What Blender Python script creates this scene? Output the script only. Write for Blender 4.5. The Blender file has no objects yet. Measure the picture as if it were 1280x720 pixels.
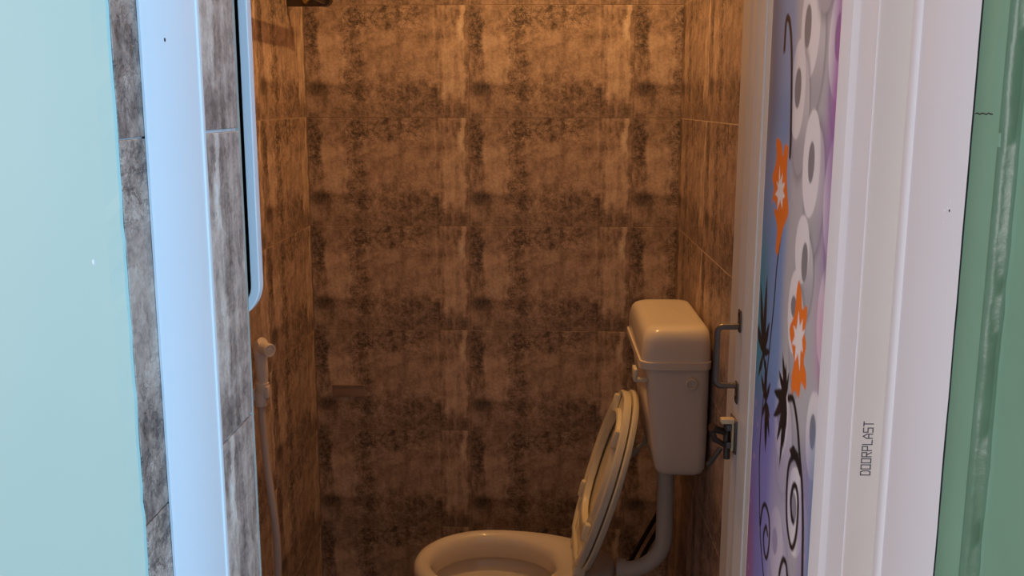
import bpy, bmesh, math, random
import numpy as np
from mathutils import Vector, Matrix, noise

S = bpy.context.scene
COL = S.collection

# ------------------------------------------------------------------ camera
CAM_Z = 1.541
cam_data = bpy.data.cameras.new('camera')
cam = bpy.data.objects.new('camera', cam_data)
COL.objects.link(cam)
cam_data.sensor_fit = 'HORIZONTAL'
cam_data.sensor_width = 36.0
cam_data.lens = 1238.0 / 1280.0 * 36.0
cam_data.clip_start = 0.02
PITCH, YAW, ROLL = 0.18494, 0.02989, 0.00155
fwd = Vector((-math.sin(YAW) * math.cos(PITCH), math.cos(YAW) * math.cos(PITCH), -math.sin(PITCH)))
right = Vector((math.cos(YAW), math.sin(YAW), 0))
up = right.cross(fwd)
r2 = math.cos(ROLL) * right + math.sin(ROLL) * up
u2 = -math.sin(ROLL) * right + math.cos(ROLL) * up
cam.matrix_world = Matrix(((r2.x, u2.x, -fwd.x, 0), (r2.y, u2.y, -fwd.y, 0), (r2.z, u2.z, -fwd.z, CAM_Z), (0, 0, 0, 1)))
S.camera = cam

# ------------------------------------------------------------------ light
S.view_settings.view_transform = 'Standard'
S.view_settings.look = 'None'
S.view_settings.gamma = 1.0
S.view_settings.use_curve_mapping = False
S.view_settings.exposure = 0.0

world = bpy.data.worlds.new('world')
S.world = world
world.use_nodes = True
bg = world.node_tree.nodes['Background']
bg.inputs['Color'].default_value = (0.62, 0.72, 1.0, 1)
bg.inputs['Strength'].default_value = 0.16


def area(name, loc, target, sx, sy, power, color):
    d = bpy.data.lights.new(name, 'AREA')
    d.shape = 'RECTANGLE'
    d.size, d.size_y = sx, sy
    d.energy = power
    d.color = color
    o = bpy.data.objects.new(name, d)
    COL.objects.link(o)
    o.location = loc
    o.rotation_euler = (Vector(target) - Vector(loc)).to_track_quat('-Z', 'Y').to_euler()
    return o


# daylight from the window behind the photographer, to the right: cool
area('window_daylight', (2.3, -1.3, 1.8), (-0.4, 0.8, 1.3), 1.3, 1.6, 140, (0.345, 0.655, 1.0))
# softer daylight bounced out of the room to the left: warm grey
area('room_daylight', (-3.0, -2.0, 1.7), (0.33, 0.85, 1.3), 1.1, 2.0, 106, (1.0, 0.92, 0.94))
# the warm bulb under the bathroom ceiling
bl = bpy.data.lights.new('bathroom_bulb', 'POINT')
bl.energy = 20.5
bl.color = (1.0, 0.55, 0.19)
bl.shadow_soft_size = 0.018
bo = bpy.data.objects.new('bathroom_bulb', bl)
COL.objects.link(bo)
bo.location = (0.05, 2.32, 2.40)

# ------------------------------------------------------------------ helpers


def tag(o, label, cat=None, group=None, kind=None):
    o['label'] = label
    if cat:
        o['category'] = cat
    if group:
        o['group'] = group
    if kind:
        o['kind'] = kind
    return o


def link(name, me, mats, parent=None):
    o = bpy.data.objects.new(name, me)
    COL.objects.link(o)
    if mats is not None:
        for m in (mats if isinstance(mats, (list, tuple)) else [mats]):
            if len(me.materials) < len(mats if isinstance(mats, (list, tuple)) else [mats]):
                me.materials.append(m)
    if parent is not None:
        o.parent = parent
    return o


def build(name, bm, mats, parent=None, smooth=True, angle=35):
    bmesh.ops.remove_doubles(bm, verts=bm.verts, dist=1e-6)
    bmesh.ops.recalc_face_normals(bm, faces=bm.faces)
    me = bpy.data.meshes.new(name)
    bm.to_mesh(me)
    bm.free()
    if smooth:
        for p in me.polygons:
            p.use_smooth = True
        me.set_sharp_from_angle(angle=math.radians(angle))
    return link(name, me, mats, parent)


def empty(name, loc, label=None, cat=None, group=None, kind=None):
    o = bpy.data.objects.new(name, None)
    COL.objects.link(o)
    o.location = loc
    o.empty_display_size = 0.05
    if label:
        tag(o, label, cat, group, kind)
    return o


def local(o, parent):
    """keep world placement while parenting to an unrotated empty"""
    o.parent = parent
    o.location = Vector(o.location) - Vector(parent.location)
    return o


def add_box(bm, x0, x1, y0, y1, z0, z1, bev=0.0, seg=2):
    r = bmesh.ops.create_cube(bm, size=1.0)
    vs = r['verts']
    for v in vs:
        v.co = Vector((x0 + (v.co.x + .5) * (x1 - x0), y0 + (v.co.y + .5) * (y1 - y0), z0 + (v.co.z + .5) * (z1 - z0)))
    if bev > 0:
        es = list({e for v in vs for e in v.link_edges})
        bmesh.ops.bevel(bm, geom=es, offset=bev, segments=seg, affect='EDGES', profile=0.5)


def add_loft(bm, rings, cap0=True, cap1=True, closed=True):
    vr = [[bm.verts.new(p) for p in r] for r in rings]
    n = len(vr[0])
    for a, b in zip(vr[:-1], vr[1:]):
        for i in range(n if closed else n - 1):
            j = (i + 1) % n
            bm.faces.new((a[i], a[j], b[j], b[i]))
    if cap0:
        bm.faces.new(list(reversed(vr[0])))
    if cap1:
        bm.faces.new(vr[-1])
    return vr


def add_prism(bm, poly, z0, z1):
    add_loft(bm, [[(x, y, z0) for x, y in poly], [(x, y, z1) for x, y in poly]])


def catmull(pts, n=8):
    pts = [Vector(p) for p in pts]
    P = [pts[0] * 2 - pts[1]] + pts + [pts[-1] * 2 - pts[-2]]
    out = []
    for i in range(1, len(P) - 2):
        a, b, c, d = P[i - 1], P[i], P[i + 1], P[i + 2]
        for k in range(n):
            t = k / n
            out.append(.5 * (2 * b + (c - a) * t + (2 * a - 5 * b + 4 * c - d) * t * t + (3 * b - a - 3 * c + d) * t ** 3))
    out.append(pts[-1])
    return out


def add_tube(bm, path, rad, seg=16, caps=True):
    path = [Vector(p) for p in path]
    rings = []
    T0 = (path[1] - path[0]).normalized()
    ref = Vector((0, 0, 1)) if abs(T0.z) < .9 else Vector((0, 1, 0))
    nrm = (ref - T0 * ref.dot(T0)).normalized()
    for i, p in enumerate(path):
        if i == 0:
            T = path[1] - path[0]
        elif i == len(path) - 1:
            T = path[-1] - path[-2]
        else:
            T = path[i + 1] - path[i - 1]
        T.normalize()
        nrm = (nrm - T * nrm.dot(T)).normalized()
        b = T.cross(nrm)
        r = rad[i] if isinstance(rad, (list, tuple)) else rad
        rings.append([p + nrm * (r * math.cos(2 * math.pi * k / seg)) + b * (r * math.sin(2 * math.pi * k / seg)) for k in range(seg)])
    add_loft(bm, rings, caps, caps)


def rrect(x0, x1, y0, y1, z, r, n=6):
    out = []
    for cx, cy, a0 in ((x1 - r, y1 - r, 0), (x0 + r, y1 - r, 90), (x0 + r, y0 + r, 180), (x1 - r, y0 + r, 270)):
        for k in range(n + 1):
            a = math.radians(a0 + 90 * k / n)
            out.append((cx + r * math.cos(a), cy + r * math.sin(a), z))
    return out


# ------------------------------------------------------------------ materials
class NT:
    def __init__(self, name):
        self.m = bpy.data.materials.new(name)
        self.m.use_nodes = True
        self.t = self.m.node_tree
        self.b = self.t.nodes['Principled BSDF']

    def n(self, typ, **kw):
        x = self.t.nodes.new(typ)
        for k, v in kw.items():
            setattr(x, k, v)
        return x

    def l(self, a, b):
        self.t.links.new(a, b)

    def set(self, sock, v):
        if hasattr(v, 'links') or isinstance(v, bpy.types.NodeSocket):
            self.l(v, sock)
        else:
            sock.default_value = v

    def math(self, op, a, b=0.0, clamp=False):
        x = self.n('ShaderNodeMath', operation=op, use_clamp=clamp)
        self.set(x.inputs[0], a)
        self.set(x.inputs[1], b)
        return x.outputs[0]

    def step(self, v, a, b):
        x = self.n('ShaderNodeMapRange', interpolation_type='SMOOTHSTEP')
        self.set(x.inputs['Value'], v)
        x.inputs['From Min'].default_value = a
        x.inputs['From Max'].default_value = b
        return x.outputs['Result']

    def noise(self, vec, scale, detail=4, rough=.55, out='Fac', dist=0.0):
        x = self.n('ShaderNodeTexNoise')
        self.set(x.inputs['Vector'], vec)
        x.inputs['Scale'].default_value = scale
        x.inputs['Detail'].default_value = detail
        x.inputs['Roughness'].default_value = rough
        x.inputs['Distortion'].default_value = dist
        return x.outputs[out]

    def scale(self, vec, s):
        x = self.n('ShaderNodeMapping')
        self.l(vec, x.inputs['Vector'])
        x.inputs['Scale'].default_value = s
        return x.outputs['Vector']

    def ramp(self, v, stops):
        x = self.n('ShaderNodeValToRGB')
        e = x.color_ramp.elements
        while len(e) < len(stops):
            e.new(.5)
        for el, (p, c) in zip(e, stops):
            el.position = p
            el.color = (*c, 1)
        self.l(v, x.inputs['Fac'])
        return x.outputs['Color']

    def bump(self, h, strength=.3, dist=.002):
        x = self.n('ShaderNodeBump')
        self.l(h, x.inputs['Height'])
        x.inputs['Strength'].default_value = strength
        x.inputs['Distance'].default_value = dist
        self.l(x.outputs['Normal'], self.b.inputs['Normal'])


def plain(name, col, rough=.4, metal=0.0, var=.06, scale=8.0, bump=0.0, bscale=40.0, coat=0.0):
    N = NT(name)
    tc = N.n('ShaderNodeTexCoord').outputs['Object']
    f = N.noise(tc, scale, 5)
    c = N.ramp(f, [(.25, tuple(max(0, x * (1 - var)) for x in col)), (.75, tuple(min(1, x * (1 + var)) for x in col))])
    N.l(c, N.b.inputs['Base Color'])
    N.b.inputs['Roughness'].default_value = rough
    N.b.inputs['Metallic'].default_value = metal
    N.b.inputs['Coat Weight'].default_value = coat
    if bump > 0:
        N.bump(N.noise(tc, bscale, 6), bump, .002)
    return N.m


def tile_material():
    """printed stone and bark ceramic: every tile carries the same print, laid out on its own u, v (v downwards)"""
    N = NT('printed_tile')
    uv = N.n('ShaderNodeUVMap', uv_map='UVMap').outputs['UV']
    asp = N.scale(uv, (1.5, 1, 1))
    warp = N.noise(asp, 7, 5, .6, 'Color')
    warp2 = N.noise(asp, 38, 3, .6, 'Color')

    def madd(vec, w, k):
        a = N.n('ShaderNodeVectorMath', operation='SUBTRACT')
        N.l(w, a.inputs[0])
        a.inputs[1].default_value = (.5, .5, .5)
        b = N.n('ShaderNodeVectorMath', operation='SCALE')
        N.l(a.outputs[0], b.inputs[0])
        b.inputs['Scale'].default_value = k
        c = N.n('ShaderNodeVectorMath', operation='ADD')
        N.l(vec, c.inputs[0])
        N.l(b.outputs[0], c.inputs[1])
        return c.outputs[0]
    w = madd(madd(uv, warp, .07), warp2, .035)
    sp = N.n('ShaderNodeSeparateXYZ')
    N.l(w, sp.inputs[0])
    u, v = sp.outputs['X'], sp.outputs['Y']

    def mask(u0, u1, v0, v1, su=.015, sv=.03):
        a = N.math('SUBTRACT', N.step(u, u0 - su, u0 + su), N.step(u, u1 - su, u1 + su))
        b = N.math('SUBTRACT', N.step(v, v0 - sv, v0 + sv), N.step(v, v1 - sv, v1 + sv))
        return N.math('MULTIPLY', a, b)
    grain = N.noise(N.scale(uv, (34, 3.0, 1)), 1.0, 6, .6)
    mott = N.noise(asp, 9, 8, .68, dist=.4)
    fine = N.noise(asp, 45, 5, .75)
    crack = N.noise(N.scale(madd(uv, warp, .12), (58, 40, 1)), 1.0, 4, .7, dist=1.4)
    crk = N.math('SUBTRACT', N.step(crack, .42, .60), .5)
    val = N.math('ADD', .455, N.math('MULTIPLY', N.math('SUBTRACT', mott, .5), .95))
    val = N.math('ADD', val, N.math('MULTIPLY', N.math('SUBTRACT', fine, .5), .50))
    val = N.math('ADD', val, N.math('MULTIPLY', N.math('SUBTRACT', N.noise(N.scale(madd(uv, warp, .05), (13, 2.4, 1)), 1.0, 6, .7), .5), .50))
    val = N.math('ADD', val, N.math('MULTIPLY', N.math('SUBTRACT', grain, .5), .34))
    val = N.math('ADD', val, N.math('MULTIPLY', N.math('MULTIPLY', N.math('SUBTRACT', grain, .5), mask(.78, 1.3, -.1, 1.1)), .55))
    for (u0, u1, v0, v1, k, su, sv) in (
            (.00, .075, .03, .42, -.15, .012, .05),
            (.00, .120, .69, .79, -.30, .045, .035),
            (.09, .235, .27, .69, .19, .010, .022),
            (.235, .33, .02, .30, -.10, .02, .05),
            (.24, .36, .36, .86, -.09, .02, .06),
            (.13, .45, .71, .80, -.08, .06, .03),
            (.30, .74, -.05, .16, -.12, .08, .08),
            (.36, .84, .30, .62, .04, .06, .08),
            (.50, .82, .72, .95, -.12, .05, .04),
            (.84, .975, .26, .84, .19, .012, .08),
            (.80, .92, .02, .28, .02, .02, .04),
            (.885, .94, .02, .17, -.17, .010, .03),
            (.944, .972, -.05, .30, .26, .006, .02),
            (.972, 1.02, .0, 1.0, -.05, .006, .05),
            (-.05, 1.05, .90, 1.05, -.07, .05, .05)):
        val = N.math('ADD', val, N.math('MULTIPLY', mask(u0, u1, v0, v1, su, sv), k))
    # crackled bark only where the print has it
    bark = N.math('ADD', N.math('ADD', mask(.0, .09, .03, .60, .02, .05), mask(.22, .36, .02, .86, .03, .06)),
                  N.math('ADD', N.math('MULTIPLY', mask(.36, .84, .58, .95, .08, .10), .6), mask(.30, .72, .0, .22, .05, .05)))
    val = N.math('ADD', val, N.math('MULTIPLY', N.math('MULTIPLY', crk, bark), .13))
    # pale flecks
    # veins of the bark: thin warped ridges
    r1 = N.noise(N.scale(madd(uv, warp, .10), (15, 10, 1)), 1.0, 5, .62, dist=1.2)
    rid = N.math('SUBTRACT', 1.0, N.step(N.math('ABSOLUTE', N.math('SUBTRACT', r1, .5)), .0, .045))
    r2 = N.noise(N.scale(madd(uv, warp, .16), (22, 26, 1)), 1.0, 4, .6, dist=1.8)
    rid2 = N.math('SUBTRACT', 1.0, N.step(N.math('ABSOLUTE', N.math('SUBTRACT', r2, .52)), .0, .030))
    val = N.math('SUBTRACT', val, N.math('MULTIPLY', N.math('MULTIPLY', rid, N.math('ADD', bark, .6)), .135))
    val = N.math('ADD', val, N.math('MULTIPLY', N.math('MULTIPLY', rid2, N.math('MULTIPLY', bark, N.step(mott, .40, .62))), .32))
    fl = N.step(N.noise(asp, 70, 2, .6), .70, .80)
    val = N.math('ADD', val, N.math('MULTIPLY', N.math('MULTIPLY', fl, bark), .22))
    col = N.ramp(val, [(.0, (.06, .045, .039)), (.25, (.23, .163, .133)), (.5, (.48, .345, .28)), (.75, (.70, .54, .44)), (1.0, (.82, .72, .64))])
    N.l(col, N.b.inputs['Base Color'])
    N.b.inputs['Roughness'].default_value = .42
    N.bump(val, .4, .002)
    return N.m


M_TILE = tile_material()
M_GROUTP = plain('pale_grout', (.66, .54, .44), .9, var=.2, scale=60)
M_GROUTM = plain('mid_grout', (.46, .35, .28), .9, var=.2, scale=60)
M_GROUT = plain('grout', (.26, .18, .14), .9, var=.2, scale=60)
M_GROUTL = plain('light_grout', (.60, .52, .50), .9, var=.15, scale=60)
M_MINT = plain('mint_paint', (.43, .565, .49), .5, var=.02, scale=5, bump=.06, bscale=25)
M_GREEN = plain('green_paint', (.225, .40, .275), .5, var=.05, scale=9, bump=.12, bscale=30)
M_GREEN.node_tree.nodes['Principled BSDF'].inputs['Specular IOR Level'].default_value = .25
M_BEAD = plain('green_bead_shade', (.125, .235, .15), .38, var=.10, scale=30, bump=.5, bscale=70)  # wall green made darker: the shade on the bead is painted in
M_PVC = plain('white_pvc', (.82, .80, .81), .30, var=.012, scale=4)
M_PVC_FILM = plain('beige_pvc', (.87, .775, .745), .34, var=.03, scale=6)
M_STILE = plain('cream_pvc', (.80, .77, .73), .32, var=.012, scale=4)
M_CERAMIC = plain('white_ceramic', (.82, .745, .68), .07, var=.01, scale=5, coat=.5)
M_CISTERN = plain('cistern_plastic', (.88, .79, .68), .14, var=.01, scale=5)
M_SEAT = plain('seat_plastic', (.88, .80, .62), .25, var=.01, scale=5)
M_PIPE = plain('grey_white_plastic', (.86, .74, .62), .35, var=.03, scale=9)
M_SPRAY = plain('sprayer_plastic', (.80, .70, .64), .30, var=.02, scale=9)
M_HOSE = plain('hose_plastic', (.60, .50, .46), .40, var=.03, scale=9)
M_STEEL = plain('brushed_steel', (.20, .18, .165), .35, 1.0, var=.12, scale=30)
M_DARKMETAL = plain('dark_bronze', (.085, .065, .055), .35, .7, var=.2, scale=30)
M_BRASS = plain('brass', (.65, .42, .14), .32, 1.0, var=.1, scale=30)
M_BLACK = plain('black_rubber', (.012, .011, .011), .35, var=.2, scale=20)
M_INK = plain('grey_ink', (.10, .10, .13), .6, var=.05, scale=20)
M_DARKBACK = plain('dark_board', (.015, .015, .018), .9, var=.2, scale=20)
M_PLATE = plain('brown_plate', (.38, .26, .20), .3, var=.15, scale=30)
M_CREAM = plain('cream_plastic', (.78, .62, .38), .35)
M_RAG = plain('knotted_cord', (.10, .085, .07), .8, var=.3, scale=60)
M_GLASS = plain('mirror_glass', (.85, .87, .88), .04, 1.0, var=.01)
M_FLOOR = plain('floor_stone', (.12, .10, .09), .5, var=.25, scale=12)
M_CEIL = plain('ceiling_paint', (.46, .42, .37), .8, var=.03)

# ------------------------------------------------------------------ room constants (metres)
XL, XR, YB = -0.6512, 0.3785, 2.7603
YF, YI = 0.715, 1.022          # outer and inner face of the entrance wall
XREV = -0.308                  # tiled left reveal
TW, TH, TT = .45, .30, .008
CEIL = 2.70
# ------------------------------------------------------------------ large structure
bm = bmesh.new(); add_box(bm, -1.9, 1.4, -2.6, 2.9, -.12, -.004)
floor = tag(build('floor', bm, M_FLOOR, smooth=False), 'brown stone floor under the toilet and the doorway', 'floor', kind='structure')
bm = bmesh.new(); add_box(bm, XL - .1, XR + .1, YI - .02, YB + .1, CEIL, CEIL + .1)
tag(build('ceiling', bm, M_CEIL, smooth=False), 'plain bathroom ceiling above the brown tiles', 'ceiling', kind='structure')

_tile_cache = {}


def tile_mesh(w, h, u0, u1, v0, v1, g=.0006):
    key = tuple(round(x, 5) for x in (w, h, u0, u1, v0, v1, g))
    if key in _tile_cache:
        return _tile_cache[key]
    b = .0005
    x0, x1, z0, z1 = g, w - g, g, h - g
    vs = [(x0, 0, z0), (x1, 0, z0), (x1, 0, z1), (x0, 0, z1)]
    vs += [(x0, -TT + b, z0), (x1, -TT + b, z0), (x1, -TT + b, z1), (x0, -TT + b, z1)]
    vs += [(x0 + b, -TT, z0 + b), (x1 - b, -TT, z0 + b), (x1 - b, -TT, z1 - b), (x0 + b, -TT, z1 - b)]
    fs = [(8, 9, 10, 11)]
    for i in range(4):
        j = (i + 1) % 4
        fs += [(i, j, 4 + j, 4 + i), (4 + i, 4 + j, 8 + j, 8 + i)]
    me = bpy.data.meshes.new('tile')
    me.from_pydata(vs, [], fs)
    uvl = me.uv_layers.new(name='UVMap')
    for lp in me.loops:
        c = me.vertices[lp.vertex_index].co
        uvl.data[lp.index].uv = (u0 + (u1 - u0) * c.x / w, v0 + (v1 - v0) * (1 - c.z / h))
    me.materials.append(M_TILE)
    _tile_cache[key] = me
    return me


rng = random.Random(4)


def put_tile(parent, me, loc, rz):
    o = bpy.data.objects.new('tile', me)
    COL.objects.link(o)
    o.parent = parent
    n = Vector((math.sin(rz), -math.cos(rz), 0))
    o.location = Vector(loc) + n * rng.uniform(-.0002, .0002)
    o.rotation_euler = (0, 0, rz)
    return o


ROWS = [(k * TH, TH, 0, 1) for k in range(9)]
# back wall: the plane of the tile faces is at YB
bm = bmesh.new(); add_box(bm, XL - .1, XR + .1, YB + .0006, YB + .1, 0, CEIL)
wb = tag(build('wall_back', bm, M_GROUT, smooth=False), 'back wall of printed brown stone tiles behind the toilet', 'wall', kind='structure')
for z, h, v0, v1 in ROWS:
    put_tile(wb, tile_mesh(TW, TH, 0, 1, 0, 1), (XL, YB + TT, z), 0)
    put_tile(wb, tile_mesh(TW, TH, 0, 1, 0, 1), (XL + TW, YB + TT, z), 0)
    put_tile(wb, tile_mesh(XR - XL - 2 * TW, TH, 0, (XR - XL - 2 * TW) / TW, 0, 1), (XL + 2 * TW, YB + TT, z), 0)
bm = bmesh.new(); add_box(bm, XL - .12, XL - .0003, YI, YB + TT, 0, CEIL)
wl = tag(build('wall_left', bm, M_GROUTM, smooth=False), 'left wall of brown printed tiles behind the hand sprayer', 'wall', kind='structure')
ys = [YB - TW * k for k in range(1, 4)]
for z, h, v0, v1 in ROWS:
    for y in ys:
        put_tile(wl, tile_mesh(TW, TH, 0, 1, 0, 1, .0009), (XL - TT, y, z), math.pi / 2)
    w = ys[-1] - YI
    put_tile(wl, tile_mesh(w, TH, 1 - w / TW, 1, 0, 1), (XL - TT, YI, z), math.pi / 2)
bm = bmesh.new(); add_box(bm, XR + .0003, XR + .12, YI, YB + TT, 0, CEIL)
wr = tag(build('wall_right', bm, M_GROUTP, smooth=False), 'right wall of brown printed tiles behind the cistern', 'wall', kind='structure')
for z, h, v0, v1 in ROWS:
    for k in range(3):
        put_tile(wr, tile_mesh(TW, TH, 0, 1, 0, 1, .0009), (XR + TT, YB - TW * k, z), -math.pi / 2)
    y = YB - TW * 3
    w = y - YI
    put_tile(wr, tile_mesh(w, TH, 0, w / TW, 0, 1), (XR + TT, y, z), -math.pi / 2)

# entrance wall: mint paint outside, with the tiled reveal on the left of the doorway
bm = bmesh.new()
zs = [i * .012 for i in range(226)]
rings = []
for z in zs:
    j = .0006 * noise.noise(Vector((0, 3.1, z * 30))) + .0009 * noise.noise(Vector((4, 1, z * 70)))
    k = .0010 * noise.noise(Vector((9, 3.1, z * 40)))
    rings.append([(-1.9, YF, z), (XREV - .012, YF, z), (XREV - .001 + j, YF + .0004 + k, z), (XREV + .0005 + j, YF + .002 + k, z), (XREV - .003 + j, YF + .006, z),
                  (XREV - TT + .001, YF + .007, z), (XREV - TT + .001, YI - .006, z), (XREV - TT - .002, YI, z), (-1.9, YI, z)])
add_loft(bm, rings)
add_box(bm, -.32, .36, YF + .01, YI, 2.06, 2.70)
add_box(bm, .352, 1.2, .78, YI, 0, 2.70)
wf = tag(build('wall_front', bm, M_MINT, smooth=False), 'pale mint painted wall left of the doorway', 'wall', kind='structure')
bm = bmesh.new(); add_box(bm, XREV - TT, XREV - TT + .0045, YF + .006, YI - .008, 0, 2.06)
build('grout_bed', bm, M_GROUTL, wf, smooth=False)
zj = 1.514 - 5 * .3
RW = YI - .013 - (YF + .005)
edges = [0.0, zj] + [zj + .3 * k for k in range(1, 7)] + [2.06]
for z0, z1 in zip(edges[:-1], edges[1:]):
    h = z1 - z0
    if h < .02:
        continue
    g = .0011
    v0 = 0 if h > .29 or z1 < .5 else 1 - h / .3
    put_tile(wf, tile_mesh(.10, h - .0002, .60, .60 + .10 / TW, v0, v0 + min(1, h / .3)), (XREV - TT, YF + .005, z0 + .0001), math.pi / 2)
    put_tile(wf, tile_mesh(RW - .10, h - 2 * g, .70, .70 + (RW - .10) / TW, v0, v0 + min(1, h / .3)), (XREV - TT, YF + .105, z0 + g), math.pi / 2)
bm = bmesh.new(); add_box(bm, XREV - TT, XREV - .0002, YI - .0125, YI - .006, 0, 2.06, .001)
build('edge_strip', bm, plain('pale_edge', (.42, .40, .33), .6, var=.15, scale=50), wf)

# green painted wall on the right, with a lumpy plaster bead along its edge
bm = bmesh.new()
rings = []
for i in range(270):
    z = i * .01
    a = .0016 * noise.noise(Vector((2, 0, z * 13))) + .0012 * noise.noise(Vector((7, 0, z * 45)))
    b = .0018 * noise.noise(Vector((12, 5, z * 17))) + .0010 * noise.noise(Vector((1, 9, z * 60)))
    c = .0015 * noise.noise(Vector((22, 5, z * 30)))
    rings.append([(.340, .80, z), (.3259 + c * .2, .7698, z), (.3292, .748, z), (.3296 + a * .5, .7345 + a, z), (.3306 + b * .5, .7310 + a * .7, z), (.3340 + b, .7285 + c, z),
                  (.3392 + b, .7275 + b, z), (.3406 + c * .5, .7235 + b, z), (.3412, .716, z), (.342, .65, z), (.344, .56, z), (.354, .55, z), (1.2, .55, z), (1.2, .80, z)])
add_loft(bm, rings)
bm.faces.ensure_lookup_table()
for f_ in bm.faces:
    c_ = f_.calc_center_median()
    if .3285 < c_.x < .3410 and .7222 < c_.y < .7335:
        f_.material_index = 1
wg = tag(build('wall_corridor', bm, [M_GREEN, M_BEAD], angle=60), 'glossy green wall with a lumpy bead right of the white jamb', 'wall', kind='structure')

# left door frame: flat white board standing in front of the tiled reveal
t1 = empty('trim_1', (-.30, .84, 0), 'wide flat white door frame board on the left reveal between grey tiles', 'door frame', kind='structure')


def tb(name, mat, parent, fn, smooth=True, angle=35):
    bm = bmesh.new()
    fn(bm)
    o = build(name, bm, mat, None, smooth, angle)
    return local(o, parent)


tb('frame_board', M_PVC, t1, lambda b: add_prism(b, [(XREV + .0003, .767), (-.3057, .767), (-.3052, .7680), (-.3052, .890), (-.3040, .8913), (-.3038, .8965), (-.3045, .8985), (XREV + .0003, .8985)], 0, 2.055))
tb('screw_hole', M_BLACK, t1, lambda b: add_tube(b, [(-.3056, .814, 1.5905), (-.3049, .814, 1.5905)], .0016, 10))
tb('lintel_board', M_PVC, t1, lambda b: add_box(b, -.2982, .330, .775, .880, 2.035, 2.055, .002))
# right jamb
t2 = empty('trim_2', (.335, .84, 0), 'white plastic door jamb board beside the green wall', 'door frame', kind='structure')
tb('jamb_board', M_PVC, t2, lambda b: add_prism(b, [(.3290, .7705), (.3255, .7708), (.3248, .7722), (.3248, .886), (.3230, .888), (.3220, .8915), (.3220, .9015), (.3232, .905), (.352, .905), (.352, .7705)], 0, 2.055))
for i in range(6):
    y, z, r = ((.8016, 1.4585, .0011), (.7963, 1.4645, .0009), (.7970, 1.4570, .0009), (.8075, 1.4465, .0008), (.7995, 1.3755, .0009), (.8060, 1.4560, .0006))[i]
    tb('paint_fleck', M_BLACK if i == 2 else M_PVC, t2, lambda b: add_loft(b, [[(.3249 - d, y + q * r * math.cos(k), z + q * r * 1.4 * math.sin(k)) for k in [i2 * math.pi / 5 for i2 in range(10)]] for d, q in ((0, 1), (.0005, .8), (.0008, .3))]))
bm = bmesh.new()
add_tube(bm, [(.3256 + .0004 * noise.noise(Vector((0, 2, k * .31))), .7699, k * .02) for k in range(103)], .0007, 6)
local(build('painted_gap_shadow', bm, M_DARKBACK), t2)  # dark tube along the joint, painting in the shade between jamb and wall

# a chip in the mint paint and a hairline crack in the green
bm = bmesh.new(); add_loft(bm, [[(-.3318 + q * .0012 * math.cos(a), YF - d, 1.4245 + q * .0026 * math.sin(a)) for a in [k * math.pi / 4 for k in range(8)]] for d, q in ((-.0002, 1), (.0004, .6))])
build('paint_chip', bm, M_PVC, wf)
bm = bmesh.new(); add_tube(bm, [(.3262 + (.0032 * k / 8), .768 - .0225 * k / 8, 1.5335 + .0006 * math.sin(k * 2.3)) for k in range(9)], .0005, 6)
build('crack', bm, M_BLACK, wg)
# ------------------------------------------------------------------ door, opened inwards against the right wall
HX, HY = .314, .950
DD = Vector((-.0197, 1, 0)).normalized()       # along the leaf, hinge to free edge
DN = Vector((-DD.y, DD.x, 0))                  # out of the printed face
DL = .607
door = empty('door_1', (HX, HY, 0), 'white plastic door with a printed panel standing open against the right wall', 'door', kind='structure')
door.rotation_euler = (0, 0, math.atan2(DD.y, DD.x))     # local x = s along the leaf, local y = out of the printed face


def dpart(name, mat, fn, smooth=True, angle=30, parent=None):
    bm = bmesh.new()
    fn(bm)
    return build(name, bm, mat, parent or door, smooth, angle)


# (s, n) sections; n > 0 comes out of the printed face
NEAR = [(.0165, -.036), (.0165, -.0005), (.0173, 0), (.0655, 0), (.0690, .0003), (.0765, .0046), (.0775, .0048), (.113, .0048), (.1145, .003), (.1145, -.036)]
FAR = [(.4302, -.036), (.4302, -.0018), (.4310, -.0012), (.452, -.0004), (.4525, .0014), (.460, .0014), (.4605, 0), (.481, 0), (.503, 0), (.507, .0010), (.512, .0010), (.516, 0), (.545, 0), (.549, .0010), (.554, .0010), (.558, 0), (DL - .002, 0), (DL, -.002), (DL, -.036)]
dpart('stile', M_PVC, lambda b: add_prism(b, NEAR, .012, 2.02))
st2 = dpart('stile', M_STILE, lambda b: add_prism(b, FAR, .012, 2.02))
st2['label'] = 'grooved cream stile along the free edge'
for z0, z1 in ((.012, .13), (1.90, 2.02)):
    dpart('rail', M_PVC, lambda b: add_box(b, .1145, .430, -.036, .003, z0, z1, .002))
# hinge edge facing the doorway, a beige protective film still on it
dpart('hinge_edge', M_PVC_FILM, lambda b: add_box(b, .0150, .0163, -.037, -.0012, .012, 2.02))['label'] = 'beige film strip on the hinge edge'

# lettering on the hinge edge: squared outline capitals reading upwards
GL = {'D': [[(0, 0), (0, 1), (.75, 1), (1, .8), (1, .2), (.75, 0), (0, 0)]],
      'O': [[(0, 0), (0, 1), (1, 1), (1, 0), (0, 0)]],
      'R': [[(0, 0), (0, 1), (1, 1), (1, .5), (0, .5)], [(.45, .5), (1, 0)]],
      'P': [[(0, 0), (0, 1), (1, 1), (1, .45), (0, .45)]],
      'L': [[(0, 1), (0, 0), (1, 0)]],
      'A': [[(0, 0), (0, .6), (.5, 1), (1, .6), (1, 0)], [(0, .4), (1, .4)]],
      'S': [[(1, 1), (0, 1), (0, .52), (1, .52), (1, 0), (0, 0)]],
      'T': [[(0, 1), (1, 1)], [(.5, 1), (.5, 0)]]}


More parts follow.
